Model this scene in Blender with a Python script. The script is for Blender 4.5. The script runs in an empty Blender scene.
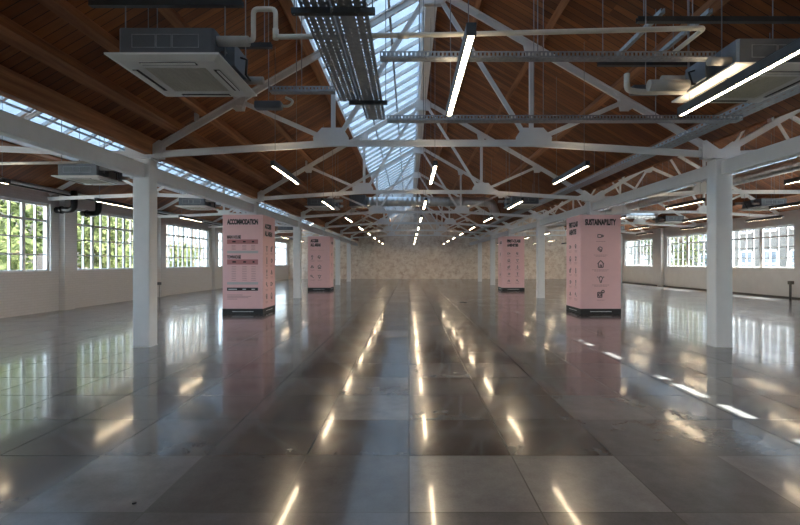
import bpy, bmesh, math, random
from mathutils import Vector, Matrix

random.seed(11)
SC = bpy.context.scene
COL = SC.collection
F = 450.0                                   # focal length in pixels of an 800 px wide frame

# ------------------------------------------------------------------ camera
cam_d = bpy.data.cameras.new('camera')
cam_d.sensor_width = 36.0
cam_d.lens = 36.0 * F / 800.0
cam_d.shift_x = -9.0 / 800.0
cam_d.clip_start = 0.05
cam_d.clip_end = 400
cam = bpy.data.objects.new('camera', cam_d)
cam.location = (0, 0, 1.5)
cam.rotation_euler = (math.radians(90), 0, 0)
COL.objects.link(cam)
SC.camera = cam

# ------------------------------------------------------------------ sky, sun, exposure
world = bpy.data.worlds.new('sky')
SC.world = world
world.use_nodes = True
wn = world.node_tree
wn.nodes.clear()
w_out = wn.nodes.new('ShaderNodeOutputWorld')
w_bg = wn.nodes.new('ShaderNodeBackground')
w_sky = wn.nodes.new('ShaderNodeTexSky')
w_sky.sky_type = 'NISHITA'
w_sky.sun_disc = False
w_sky.sun_elevation = math.radians(52)
w_sky.sun_rotation = math.radians(120)
w_sky.dust_density = 2.0
w_mix = wn.nodes.new('ShaderNodeMix')
w_mix.data_type = 'RGBA'
w_mix.inputs[0].default_value = 0.55
w_mix.inputs[7].default_value = (5.6, 6.6, 7.6, 1)
wn.links.new(w_sky.outputs[0], w_mix.inputs[6])
wn.links.new(w_mix.outputs[2], w_bg.inputs[0])
w_bg.inputs[1].default_value = 0.26
wn.links.new(w_bg.outputs[0], w_out.inputs[0])

sun_d = bpy.data.lights.new('sun', 'SUN')
sun_d.energy = 9.0
sun_d.angle = math.radians(0.6)
sun_d.color = (1.0, 0.95, 0.86)
sun = bpy.data.objects.new('sun', sun_d)
sun.rotation_euler = Vector((-1.0, -0.6, -1.6)).to_track_quat('-Z', 'Y').to_euler()
sun.location = (30, 20, 50)
COL.objects.link(sun)

SC.view_settings.view_transform = 'Standard'
SC.view_settings.look = 'None'
SC.view_settings.gamma = 1.0
SC.view_settings.use_curve_mapping = False
SC.view_settings.exposure = 2.85
SC.cycles.max_bounces = 10
SC.cycles.diffuse_bounces = 5
SC.cycles.glossy_bounces = 4
SC.cycles.transparent_max_bounces = 12
SC.cycles.sample_clamp_indirect = 6.0
SC.cycles.caustics_reflective = False
SC.cycles.caustics_refractive = False

# ------------------------------------------------------------------ materials
def srgb(r, g, b):
    def f(c):
        c /= 255.0
        return c / 12.92 if c <= 0.04045 else ((c + 0.055) / 1.055) ** 2.4
    return (f(r), f(g), f(b), 1.0)


class NT:
    def __init__(self, name):
        self.m = bpy.data.materials.new(name)
        self.m.use_nodes = True
        self.t = self.m.node_tree
        self.t.nodes.clear()
        self.out = self.t.nodes.new('ShaderNodeOutputMaterial')

    def n(self, kind, **kw):
        nd = self.t.nodes.new('ShaderNode' + kind)
        for k, v in kw.items():
            setattr(nd, k, v)
        return nd

    def l(self, a, b):
        self.t.links.new(a, b)

    def val(self, socket, v):
        if hasattr(v, 'links') or isinstance(v, bpy.types.NodeSocket):
            self.l(v, socket)
        else:
            socket.default_value = v

    def math(self, op, a, b=0.0):
        nd = self.n('Math', operation=op)
        self.val(nd.inputs[0], a)
        self.val(nd.inputs[1], b)
        return nd.outputs[0]

    def mix(self, fac, a, b, mode='MIX'):
        nd = self.n('Mix', data_type='RGBA', blend_type=mode)
        self.val(nd.inputs[0], fac)
        self.val(nd.inputs[6], a)
        self.val(nd.inputs[7], b)
        return nd.outputs[2]

    def pos(self):
        g = self.n('NewGeometry')
        s = self.n('SeparateXYZ')
        self.l(g.outputs['Position'], s.inputs[0])
        return g.outputs['Position'], s.outputs[0], s.outputs[1], s.outputs[2]

    def comb(self, x, y, z=0.0):
        c = self.n('CombineXYZ')
        for i, v in enumerate((x, y, z)):
            self.val(c.inputs[i], v)
        return c.outputs[0]

    def noise(self, vec, scale, detail=4.0, rough=0.55):
        nd = self.n('TexNoise')
        self.l(vec, nd.inputs['Vector'])
        nd.inputs['Scale'].default_value = scale
        nd.inputs['Detail'].default_value = detail
        nd.inputs['Roughness'].default_value = rough
        return nd.outputs['Fac']

    def ramp(self, fac, stops):
        nd = self.n('ValToRGB')
        self.l(fac, nd.inputs[0])
        el = nd.color_ramp.elements
        while len(el) < len(stops):
            el.new(0.5)
        for e, (p, c) in zip(el, stops):
            e.position = p
            e.color = c
        return nd.outputs[0]

    def bump(self, h, strength=0.3, dist=0.01):
        nd = self.n('Bump')
        nd.inputs['Strength'].default_value = strength
        nd.inputs['Distance'].default_value = dist
        self.l(h, nd.inputs['Height'])
        return nd.outputs[0]

    def principled(self, color, rough=0.5, metal=0.0, normal=None, **kw):
        p = self.n('BsdfPrincipled')
        self.val(p.inputs['Base Color'], color)
        self.val(p.inputs['Roughness'], rough)
        self.val(p.inputs['Metallic'], metal)
        if normal is not None:
            self.l(normal, p.inputs['Normal'])
        for k, v in kw.items():
            self.val(p.inputs[k], v)
        self.l(p.outputs[0], self.out.inputs[0])
        return p


def simple(name, color, rough=0.5, metal=0.0, wear=0.12, scale=6.0, **kw):
    """Plain paint, plastic or metal with a little mottling."""
    t = NT(name)
    p, x, y, z = t.pos()
    f = t.noise(p, scale)
    dark = tuple(c * (1 - wear) for c in color[:3]) + (1,)
    lite = tuple(min(1, c * (1 + wear)) for c in color[:3]) + (1,)
    col = t.ramp(f, [(0.3, dark), (0.7, lite)])
    t.principled(col, rough, metal, **kw)
    return t.m


M = {}
M['steel'] = simple('white painted steel', (0.80, 0.80, 0.80, 1), 0.42, wear=0.025)
M['galv'] = simple('galvanised steel', (0.36, 0.38, 0.40, 1), 0.42, 0.7, wear=0.18, scale=25)
M['duct'] = simple('spiral duct steel', (0.66, 0.68, 0.70, 1), 0.28, 0.95, wear=0.10, scale=12)
M['dark'] = simple('dark anodised metal', (0.055, 0.058, 0.062, 1), 0.45, 0.3)
M['black'] = simple('black plastic pipe', (0.012, 0.012, 0.013, 1), 0.3)
M['offwhite'] = simple('off-white plastic', (0.82, 0.81, 0.77, 1), 0.4, wear=0.03)
M['grille'] = simple('beige grille', (0.66, 0.63, 0.54, 1), 0.6, wear=0.06, scale=60)
M['slot'] = simple('dark louvre slot', (0.03, 0.025, 0.02, 1), 0.6)
M['casing'] = simple('grey blue sheet metal casing', (0.15, 0.165, 0.185, 1), 0.45, 0.4, wear=0.1)
M['pipe'] = simple('cream plastic pipe', (0.66, 0.63, 0.56, 1), 0.4)
M['lagging'] = simple('grey foam lagging', (0.42, 0.40, 0.37, 1), 0.8)
M['pink'] = simple('pink printed board', (0.88, 0.545, 0.545, 1), 0.55, wear=0.02)
M['rose'] = simple('rose printed band', (0.52, 0.19, 0.19, 1), 0.55, wear=0.02)
M['rosepale'] = simple('muted rose print', (0.50, 0.25, 0.25, 1), 0.55, wear=0.02)
M['palegrey'] = simple('pale grey print', (0.56, 0.50, 0.50, 1), 0.55, wear=0.02)
M['ink'] = simple('black print', (0.018, 0.016, 0.016, 1), 0.6)
M['whiteprint'] = simple('white print', (0.75, 0.75, 0.75, 1), 0.6, wear=0.02)
M['trunk'] = simple('bark', (0.10, 0.07, 0.045, 1), 0.9, wear=0.4, scale=9)
M['stone'] = simple('pale stone render', (0.10, 0.098, 0.09, 1), 0.9, wear=0.12, scale=2)
M['darkenedwall'] = simple('darkened house wall', (0.075, 0.06, 0.05, 1), 0.9, wear=0.2, scale=3)  # white house front, colour darkened to offset the strong sun on it
M['slate'] = simple('slate roof', (0.14, 0.14, 0.16, 1), 0.8)
M['sash'] = simple('white sash paint', (0.82, 0.82, 0.82, 1), 0.5, wear=0.03)
M['darkglass'] = simple('dark house glass', (0.10, 0.13, 0.16, 1), 0.08)
M['tarmac'] = simple('yard paving', (0.30, 0.30, 0.28, 1), 0.9, wear=0.2, scale=1.5)
M['skirt'] = simple('grey skirting', (0.12, 0.115, 0.11, 1), 0.6)
M['rod'] = simple('threaded rod steel', (0.30, 0.31, 0.33, 1), 0.5, 0.6)


def mat_lamp():
    t = NT('warm lit diffuser')
    e = t.n('Emission')
    e.inputs[0].default_value = (1.0, 0.78, 0.51, 1)
    e.inputs[1].default_value = 10.5
    t.l(e.outputs[0], t.out.inputs[0])
    return t.m


def mat_glass(name, tint, diffuse):
    t = NT(name)
    tr = t.n('BsdfTransparent')
    tr.inputs[0].default_value = tint
    gl = t.n('BsdfGlossy')
    gl.inputs['Roughness'].default_value = 0.03
    lw = t.n('LayerWeight')
    lw.inputs[0].default_value = 0.5
    m1 = t.n('MixShader')
    t.l(t.math('ADD', t.math('MULTIPLY', t.math('POWER', lw.outputs['Facing'], 5.0), 0.7), 0.03), m1.inputs[0])
    t.l(tr.outputs[0], m1.inputs[1])
    t.l(gl.outputs[0], m1.inputs[2])
    last = m1.outputs[0]
    if diffuse > 0:
        tl = t.n('BsdfTranslucent')
        p, x, y, z = t.pos()
        c = t.ramp(t.noise(p, 3.0), [(0.3, (0.19, 0.225, 0.26, 1)), (0.7, (0.25, 0.29, 0.325, 1))])
        t.l(c, tl.inputs[0])
        m2 = t.n('MixShader')
        m2.inputs[0].default_value = diffuse
        t.l(last, m2.inputs[1])
        t.l(tl.outputs[0], m2.inputs[2])
        last = m2.outputs[0]
    t.l(last, t.out.inputs[0])
    return t.m


def mat_boards():
    t = NT('stained timber roof boards')
    p, x, y, z = t.pos()
    yy = t.math('DIVIDE', y, 0.135)
    cell = t.math('FLOOR', yy)
    fr = t.math('FRACT', yy)
    wn_ = t.n('TexWhiteNoise', noise_dimensions='2D')
    t.l(t.comb(cell, t.math('FLOOR', t.math('DIVIDE', x, 3.0))), wn_.inputs[0])
    grain = t.noise(t.comb(t.math('MULTIPLY', x, 1.3), t.math('MULTIPLY', y, 22.0), z), 1.0, 5)
    blot = t.noise(p, 0.55, 3)
    base = t.ramp(wn_.outputs[0], [(0.0, (0.13, 0.038, 0.010, 1)), (0.5, (0.245, 0.077, 0.021, 1)), (1.0, (0.37, 0.13, 0.038, 1))])
    c = t.mix(t.ramp(grain, [(0.35, (0, 0, 0, 1)), (0.7, (0.55, 0.55, 0.55, 1))]), base, (0.085, 0.030, 0.011, 1))
    c = t.mix(t.ramp(blot, [(0.4, (0, 0, 0, 1)), (0.75, (0.5, 0.5, 0.5, 1))]), c, (0.42, 0.17, 0.06, 1))
    gap = t.math('LESS_THAN', fr, 0.07)
    c = t.mix(gap, c, (0.012, 0.006, 0.004, 1))
    h = t.math('SUBTRACT', t.math('MULTIPLY', grain, 0.2), gap)
    t.principled(c, 0.62, 0, t.bump(h, 0.5, 0.012))
    return t.m


def mat_timber():
    t = NT('dark timber purlin')
    p, x, y, z = t.pos()
    grain = t.noise(t.comb(t.math('MULTIPLY', x, 16.0), t.math('MULTIPLY', y, 0.9), t.math('MULTIPLY', z, 16.0)), 1.0, 5)
    blot = t.noise(p, 1.2, 3)
    c = t.ramp(grain, [(0.3, (0.20, 0.075, 0.030, 1)), (0.7, (0.50, 0.22, 0.095, 1))])
    c = t.mix(t.ramp(blot, [(0.45, (0, 0, 0, 1)), (0.8, (0.5, 0.5, 0.5, 1))]), c, (0.23, 0.12, 0.065, 1))
    t.principled(c, 0.65, 0, t.bump(grain, 0.35, 0.01))
    return t.m


def mat_floor():
    t = NT('polished concrete slabs')
    p, x, y, z = t.pos()
    S = 0.795
    gx = t.math('DIVIDE', x, S)
    gy = t.math('DIVIDE', t.math('SUBTRACT', y, 2.70), S)
    cx, cy = t.math('FLOOR', gx), t.math('FLOOR', gy)
    fx, fy = t.math('FRACT', gx), t.math('FRACT', gy)
    w1 = t.n('TexWhiteNoise', noise_dimensions='2D')
    t.l(t.comb(cx, cy), w1.inputs[0])
    w2 = t.n('TexWhiteNoise', noise_dimensions='2D')        # larger pours of several slabs
    t.l(t.comb(t.math('FLOOR', t.math('DIVIDE', cx, 2.0)), t.math('FLOOR', t.math('DIVIDE', cy, 1.0)), 3.0), w2.inputs[0])
    tone = t.math('ADD', t.math('MULTIPLY', w1.outputs[0], 0.45), t.math('MULTIPLY', w2.outputs[0], 0.55))
    n1 = t.noise(p, 0.7, 5, 0.6)
    n2 = t.noise(p, 7.0, 6, 0.65)
    n3 = t.noise(p, 60.0, 3, 0.6)
    base = t.ramp(tone, [(0.05, (0.038, 0.038, 0.040, 1)), (0.5, (0.085, 0.086, 0.090, 1)), (0.95, (0.155, 0.157, 0.163, 1))])
    mot = t.math('ADD', t.math('MULTIPLY', n1, 0.9), t.math('ADD', t.math('MULTIPLY', n2, 0.5), t.math('MULTIPLY', n3, 0.25)))
    c = t.mix(1.0, base, t.ramp(mot, [(0.45, (0.60, 0.60, 0.60, 1)), (1.0, (1.3, 1.3, 1.3, 1))]), 'MULTIPLY')
    jx = t.math('LESS_THAN', t.math('MINIMUM', fx, t.math('SUBTRACT', 1.0, fx)), 0.006)
    jy = t.math('LESS_THAN', t.math('MINIMUM', fy, t.math('SUBTRACT', 1.0, fy)), 0.006)
    j = t.math('MAXIMUM', jx, jy)
    c = t.mix(j, c, (0.018, 0.018, 0.018, 1))
    r = t.math('ADD', t.math('MULTIPLY', n2, 0.10), t.math('ADD', t.math('MULTIPLY', n1, 0.06), t.math('MULTIPLY', w1.outputs[0], 0.05)))
    r = t.math('ADD', t.math('ADD', r, 0.10), t.math('MULTIPLY', j, 0.4))
    t.principled(c, r, 0, **{'IOR': 1.45, 'Coat Weight': 0.45, 'Coat Roughness': 0.07, 'Coat IOR': 1.45})
    return t.m


def mat_brick(name, axis, c1, c2, mortar, scale_bump, blotch):
    t = NT(name)
    p, x, y, z = t.pos()
    v = t.comb(x if axis == 'x' else y, z)
    b = t.n('TexBrick')
    t.l(v, b.inputs['Vector'])
    b.inputs['Scale'].default_value = 1.0
    b.inputs['Brick Width'].default_value = 0.225
    b.inputs['Row Height'].default_value = 0.075
    b.inputs['Mortar Size'].default_value = 0.006
    b.inputs['Mortar Smooth'].default_value = 0.3
    b.inputs['Color1'].default_value = c1
    b.inputs['Color2'].default_value = c2
    b.inputs['Mortar'].default_value = mortar
    n = t.noise(p, 2.2, 8, 0.72)
    n2 = t.noise(p, 6.0, 6, 0.7)
    c = b.outputs[0]
    if blotch:
        c = t.mix(t.ramp(n, [(0.38, (0, 0, 0, 1)), (0.56, (0.85, 0.85, 0.85, 1))]), c, blotch)
        c = t.mix(t.ramp(n2, [(0.55, (0, 0, 0, 1)), (0.75, (0.5, 0.5, 0.5, 1))]), c, (0.34, 0.22, 0.15, 1))
        nb = t.noise(p, 0.6, 2)
        c = t.mix(t.ramp(nb, [(0.5, (0, 0, 0, 1)), (0.7, (0.35, 0.35, 0.35, 1))]), c, (0.66, 0.53, 0.43, 1))
    h = t.math('ADD', t.math('MULTIPLY', b.outputs['Fac'], -1.0), t.math('MULTIPLY', n2, 0.4))
    t.principled(c, 0.75, 0, t.bump(h, scale_bump, 0.01))
    return t.m


def mat_leaf(name, a, b):
    t = NT(name)
    oi = t.n('NewGeometry')
    rnd = oi.outputs['Random Per Island']
    c = t.ramp(rnd, [(0.0, a), (1.0, b)])
    d = t.n('BsdfDiffuse')
    t.l(c, d.inputs[0])
    tl = t.n('BsdfTranslucent')
    t.l(c, tl.inputs[0])
    m = t.n('MixShader')
    m.inputs[0].default_value = 0.45
    t.l(d.outputs[0], m.inputs[1])
    t.l(tl.outputs[0], m.inputs[2])
    t.l(m.outputs[0], t.out.inputs[0])
    return t.m


M['lamp'] = mat_lamp()
M['addedglow'] = mat_lamp()
M['addedglow'].name = 'added upward fill glow'
M['addedglow'].node_tree.nodes['Emission'].inputs[1].default_value = 2.2  # added upward glow, fill for the roof wood and steel
M['glass'] = mat_glass('clear window glass', (0.94, 0.97, 0.97, 1), 0.0)
M['roofglass'] = mat_glass('wired roof glass', (0.175, 0.215, 0.25, 1), 0.55)
M['boards'] = mat_boards()
M['timber'] = mat_timber()
M['floor'] = mat_floor()
M['whitebrick'] = mat_brick('white painted brick', 'y', (0.73, 0.715, 0.70, 1), (0.76, 0.745, 0.73, 1), (0.66, 0.645, 0.63, 1), 0.35, None)
M['whitewall'] = simple('white painted wall', (0.70, 0.70, 0.70, 1), 0.7, wear=0.05, scale=2)
M['endbrick'] = mat_brick('weathered limewashed brick', 'x', (0.68, 0.54, 0.43, 1), (0.50, 0.35, 0.25, 1), (0.76, 0.69, 0.61, 1), 0.6, (0.88, 0.79, 0.69, 1))
M['leafa'] = mat_leaf('bright leaves', (0.02, 0.03, 0.010, 1), (0.25, 0.28, 0.12, 1))
M['leafb'] = mat_leaf('deep leaves', (0.012, 0.018, 0.007, 1), (0.11, 0.135, 0.055, 1))


# ------------------------------------------------------------------ mesh helpers
class MB:
    """Collects shapes; build() links them as ONE mesh object."""
    def __init__(self):
        self.v, self.f = [], []

    def add(self, vs, fs):
        o = len(self.v)
        self.v += [tuple(p) for p in vs]
        self.f += [tuple(i + o for i in q) for q in fs]
        return self

    def box(self, x0, x1, y0, y1, z0, z1):
        vs = [(x, y, z) for x in (x0, x1) for y in (y0, y1) for z in (z0, z1)]
        return self.add(vs, [(0, 1, 3, 2), (4, 6, 7, 5), (0, 4, 5, 1), (2, 3, 7, 6), (0, 2, 6, 4), (1, 5, 7, 3)])

    def bar(self, a, b, w, h, side=None):
        """Rectangular bar from a to b, w across, h in the other direction."""
        a, b = Vector(a), Vector(b)
        d = (b - a).normalized()
        s = Vector(side) if side else (Vector((0, 1, 0)) if abs(d.y) < 0.9 else Vector((1, 0, 0)))
        s = (s - d * s.dot(d)).normalized()
        u = d.cross(s).normalized()
        vs = []
        for p in (a, b):
            for i, j in ((-1, -1), (1, -1), (1, 1), (-1, 1)):
                vs.append(p + s * (w / 2 * i) + u * (h / 2 * j))
        return self.add(vs, [(3, 2, 1, 0), (4, 5, 6, 7), (0, 1, 5, 4), (1, 2, 6, 5), (2, 3, 7, 6), (3, 0, 4, 7)])

    def angle(self, a, b, w, t, flip=1):
        """Two steel angles back to back: a T-like section with its stem in the plane of the truss."""
        a, b = Vector(a), Vector(b)
        d = (b - a).normalized()
        s = Vector((0, 1, 0))
        u = d.cross(s).normalized()
        if u.z < 0:
            u = -u
        self.bar(a, b, t * 2.2, w, (0, 1, 0))
        o = u * (w / 2 - t / 2) * flip
        self.bar(a + o, b + o, w * 0.95, t, (0, 1, 0))
        return self

    def tube(self, pts, r, n=12, caps=True, rib=None):
        pts = [Vector(p) for p in pts]
        rings = []
        up = None
        for i, p in enumerate(pts):
            d = (pts[min(i + 1, len(pts) - 1)] - pts[max(i - 1, 0)]).normalized()
            if up is None:
                up = Vector((0, 0, 1)) if abs(d.z) < 0.9 else Vector((1, 0, 0))
            up = (up - d * up.dot(d)).normalized()
            s = d.cross(up)
            rr = r[i] if isinstance(r, (list, tuple)) else r
            rings.append([p + up * (rr * math.cos(2 * math.pi * k / n)) + s * (rr * math.sin(2 * math.pi * k / n)) for k in range(n)])
        vs = [q for ring in rings for q in ring]
        fs = []
        for i in range(len(rings) - 1):
            for k in range(n):
                a, b = i * n + k, i * n + (k + 1) % n
                fs.append((a, b, b + n, a + n))
        if caps:
            fs.append(tuple(range(n - 1, -1, -1)))
            fs.append(tuple((len(rings) - 1) * n + k for k in range(n)))
        return self.add(vs, fs)

    def prism_y(self, poly, y0, y1):
        """Polygon given in x,z, extruded along y."""
        n = len(poly)
        vs = [(x, y0, z) for x, z in poly] + [(x, y1, z) for x, z in poly]
        fs = [tuple(range(n)), tuple(range(2 * n - 1, n - 1, -1))]
        fs += [(i, i + n, (i + 1) % n + n, (i + 1) % n) for i in range(n)]
        return self.add(vs, fs)

    def disc(self, c, axis, r, h, n=8):
        c, axis = Vector(c), Vector(axis).normalized()
        return self.tube([c, c + axis * h], r, n)

    def build(self, name, mat, parent=None, smooth=False, bevel=0.0):
        me = bpy.data.meshes.new(name)
        me.from_pydata(self.v, [], self.f)
        me.materials.append(M[mat] if isinstance(mat, str) else mat)
        bm = bmesh.new()
        bm.from_mesh(me)
        bmesh.ops.recalc_face_normals(bm, faces=bm.faces)
        bm.to_mesh(me)
        bm.free()
        if smooth:
            for p in me.polygons:
                p.use_smooth = len(p.vertices) == 4
        o = bpy.data.objects.new(name, me)
        COL.objects.link(o)
        if parent:
            o.parent = parent
        if bevel:
            b = o.modifiers.new('bevel', 'BEVEL')
            b.width = bevel
            b.segments = 2
            b.limit_method = 'ANGLE'
        return o


def rounded(pts, r=0.06, k=5):
    """A polyline with its corners rounded."""
    pts = [Vector(p) for p in pts]
    out = [pts[0]]
    for i in range(1, len(pts) - 1):
        p, a, b = pts[i], pts[i - 1], pts[i + 1]
        da, db = (a - p), (b - p)
        ra = min(r, da.length * 0.49)
        rb = min(r, db.length * 0.49)
        s, e = p + da.normalized() * ra, p + db.normalized() * rb
        for j in range(k + 1):
            t = j / k
            out.append(s * (1 - t) ** 2 + p * 2 * t * (1 - t) + e * t * t)
    out.append(pts[-1])
    return out


def tag(o, label, cat, group=None, kind=None):
    o['label'] = label
    o['category'] = cat
    if group:
        o['group'] = group
    if kind:
        o['kind'] = kind
    return o


def struct(o):
    o['kind'] = 'structure'
    return o


def empty(name, loc=(0, 0, 0)):
    o = bpy.data.objects.new(name, None)
    o.location = loc
    o.empty_display_size = 0.2
    COL.objects.link(o)
    return o


def copy_tree(o, parent=None):
    c = o.copy()
    COL.objects.link(c)
    if parent:
        c.parent = parent
    for ch in list(o.children):
        copy_tree(ch, c)
    return c


ORD = ['first', 'second', 'third', 'fourth', 'fifth', 'sixth', 'seventh', 'eighth', 'ninth', 'tenth', 'eleventh', 'twelfth']

# ------------------------------------------------------------------ layout of the hall
XL, XR = -4.74, 5.58              # column lines
XN = 0.42                         # ridge of the middle bay
WL, WR = -10.95, 16.0             # inner faces of the side walls
RL, RR = -7.85, 10.74             # ridges of the aisles
Y0, YE = -6.0, 40.9               # near and far end walls
BAY, YC = 5.44, 8.22              # column spacing, first column in view
P = 0.58                          # roof pitch, rise over run
ZV = 3.73                         # roof boards at the valley
ZN = ZV + P * (XN - XL)           # roof boards at the ridge of the middle bay
ZL = ZV + P * (RL - WL)
ZR = ZV + P * (RR - XR)


def zb(x):
    """Height of the underside of the boards at x."""
    if x < XL:
        return ZL - P * abs(x - RL)
    if x < XR:
        return ZN - P * abs(x - XN)
    return ZR - P * abs(x - RR)


# floor and ground
struct(MB().box(WL - 0.35, WR + 0.35, Y0 - 0.3, YE + 0.3, -0.25, 0.0).build('floor', 'floor'))
struct(MB().box(-120, 120, -90, 150, -0.5, -0.26).build('ground', 'tarmac'))

# roof boards, open where the glazing is
roof = MB()


def slab(xa, xb, za, zbb, y0=Y0 - 0.3, y1=YE + 0.3, th=0.06):
    roof.prism_y([(xa, za), (xb, zbb), (xb, zbb + th), (xa, za + th)], y0, y1)


SKY_N = (XN - 2.2, XN - 0.12)      # middle bay glazing, on the slope away from the sun
SKY_L = (RL - 1.80, RL - 0.50)
SKY_R = (12.68, 13.68)
slab(XL, SKY_N[0], zb(XL + 1e-6), zb(SKY_N[0]))
slab(SKY_N[1], XN, zb(SKY_N[1]), zb(XN))
slab(XN, XR - 0.001, zb(XN), zb(XR - 1e-6))
slab(WL - 0.4, SKY_L[0], zb(WL - 0.4), zb(SKY_L[0]))
slab(SKY_L[1], RL, zb(SKY_L[1]), zb(RL))
slab(RL, XL - 0.001, zb(RL), zb(XL - 1e-6))
slab(XR + 0.22, RR, zb(XR + 0.22), zb(RR))
GAPS = [(4.9, 5.25), (5.75, 6.2), (6.42, 7.0), (7.2, 7.45), (8.42, 8.95), (9.55, 9.85), (10.0, 10.2), (14.9, 15.2), (19.2, 19.6)]
_y = Y0 - 0.3                      # boards over the valley, gaps shaped to break up the sun streak
for ga, gb in GAPS + [(YE + 0.3, 0)]:
    slab(XR, XR + 0.22, ZV, zb(XR + 0.22), _y, ga)
    _y = gb
slab(RR, SKY_R[0], zb(RR), zb(SKY_R[0]))
slab(SKY_R[1], WR + 0.4, zb(SKY_R[1]), zb(WR + 0.4))
struct(roof.build('ceiling', 'boards'))

# roof glazing
def skylight(xa, xb, label, pitch=0.62, wbar=0.055):
    root = MB()
    lo, hi = (xa, xb) if zb(xa) < zb(xb) else (xb, xa)
    # curb boards along the two edges
    for x, s in ((lo, -1), (hi, 1)):
        z = zb(x)
        root.box(x - 0.03, x + 0.03, Y0, YE, z - 0.07, z + 0.10)
    o = root.build('skylight', 'sash')
    tag(o, label, 'skylight', kind='structure')
    g = MB()
    g.prism_y([(xa, zb(xa) + 0.075), (xb, zb(xb) + 0.075), (xb, zb(xb) + 0.083), (xa, zb(xa) + 0.083)], Y0, YE)
    g.build('glass_pane', 'roofglass', o)
    b = MB()
    y = Y0 + 0.3
    while y < YE - 0.1:
        b.bar((xa, y, zb(xa) + 0.03), (xb, y, zb(xb) + 0.03), wbar, 0.08, (0, 1, 0))
        y += pitch
    b.build('glazing_bars', 'steel', o)
    r = MB()
    for t in (0.34, 0.68):
        x = xa + (xb - xa) * t
        r.bar((x, Y0, zb(x) - 0.03), (x, YE, zb(x) - 0.03), 0.045, 0.045)
    r.build('tie_rods', 'galv', o)
    return o


skylight(*SKY_N, 'long ridge skylight over the middle bay, white bars with pale blue glass')
skylight(*SKY_L, 'long skylight strip over the narrow aisle beside the leafy windows', wbar=0.07, pitch=0.7)
skylight(*SKY_R, 'long skylight strip above the round silver duct in the wide aisle')
g = MB()
g.prism_y([(XR, ZV + 0.03), (XR + 0.22, zb(XR + 0.22) + 0.03), (XR + 0.22, zb(XR + 0.22) + 0.036), (XR, ZV + 0.036)], Y0, YE)
tag(g.build('valley_glazing', 'glass'), 'narrow strip of valley glass above the beam of the wide aisle', 'skylight', kind='structure')

# end walls
def gable(y0, y1):
    pts = [(WL - 0.35, -0.2), (WR + 0.35, -0.2), (WR + 0.35, zb(WR) + 0.0), (RR, ZR), (XR, ZV), (XN, ZN), (XL, ZV), (RL, ZL), (WL - 0.35, zb(WL))]
    m = MB()
    # three gables kept as separate convex pieces of one wall
    for a, r, b in ((WL - 0.35, RL, XL), (XL, XN, XR), (XR, RR, WR + 0.35)):
        m.prism_y([(a, -0.2), (b, -0.2), (b, zb(b - 1e-4)), (r, zb(r)), (a, zb(a + 1e-4))], y0, y1)
    return m


struct(gable(YE, YE + 0.3).build('wall_back', 'endbrick'))
struct(gable(Y0 - 0.3, Y0).build('wall_front', 'whitewall'))

# side walls: sill band, head band, piers between the windows, pilasters
WZ0, WZ1 = 1.22, 3.28
RZ0, RZ1 = 1.23, 3.10
PIL_L = [14.3 + BAY * k for k in range(-4, 5)]
PIL_R = [17.6 + BAY * k for k in range(-4, 5)]


def side_wall(x_in, sgn, pil, off0, off1, z0, z1, name, mat):
    xa, xb = sorted((x_in, x_in + sgn * 0.24))
    top = zb(x_in) + 0.05
    m = MB()
    m.box(xa, xb, Y0 - 0.3, YE + 0.3, -0.2, z0)
    m.box(xa, xb, Y0 - 0.3, YE + 0.3, z1, top)
    wins = []
    edges = [Y0 - 0.3]
    for p in pil:
        a, b = p + off0, p + off1
        if a > YE - 1 or b < Y0 + 1:
            continue
        a, b = max(a, Y0 + 0.4), min(b, YE - 0.4)
        edges += [a, b]
        wins.append((a, b))
    edges.append(YE + 0.3)
    for i in range(0, len(edges), 2):
        m.box(xa, xb, edges[i], edges[i + 1], z0, z1)
    for p in pil:
        if Y0 < p < YE:
            xi, xo = sorted((x_in - sgn * 0.18, x_in))
            m.box(xi, xo, p - 0.22, p + 0.22, -0.02, top - 0.06)
    struct(m.build(name, mat))
    return wins


wins_l = side_wall(WL, -1, PIL_L, 0.55, 4.9, WZ0, WZ1, 'wall_left', 'whitebrick')
wins_r = side_wall(WR, 1, PIL_R, 1.1, 4.85, RZ0, RZ1, 'wall_right', 'whitewall')
struct(MB().box(WR - 0.03, WR, Y0, YE, 0, 0.06).build('baseboard_right', 'skirt'))

wi = [0]


def window(x_in, sgn, ya, yb, z0, z1, ncol, nrow, thick_at, name_label):
    """Steel casement: outer frame, sash bars, thick mullions, glass."""
    wi[0] += 1
    x = x_in + sgn * 0.12
    m = MB()
    for y in (ya + 0.035, yb - 0.035):
        m.box(x - 0.05, x + 0.05, y - 0.035, y + 0.035, z0, z1)
    for z in (z0 + 0.035, z1 - 0.035):
        m.box(x - 0.05, x + 0.05, ya, yb, z - 0.035, z + 0.035)
    root = m.build('window_%d' % wi[0], 'sash')
    tag(root, name_label, 'window', kind='structure')
    b = MB()
    for i in range(1, ncol):
        y = ya + (yb - ya) * i / ncol
        t = (0.09 if sgn > 0 else 0.05) if i in thick_at else 0.02
        b.box(x - 0.03, x + 0.03, y - t, y + t, z0, z1)
    for j in range(1, nrow):
        z = z0 + (z1 - z0) * j / nrow
        t = 0.035 if j == nrow - 1 else 0.02
        b.box(x - 0.025, x + 0.025, ya, yb, z - t, z + t)
    b.build('glazing_bars', 'sash', root)
    MB().box(x - 0.003, x + 0.003, ya, yb, z0, z1).build('glass_pane', 'glass', root)
    xi, xo = sorted((x_in - sgn * 0.03, x_in + sgn * 0.06))
    MB().box(xi, xo, ya, yb, z0 - 0.001, z0 + 0.03).build('sill', 'sash', root)
    return root


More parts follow.
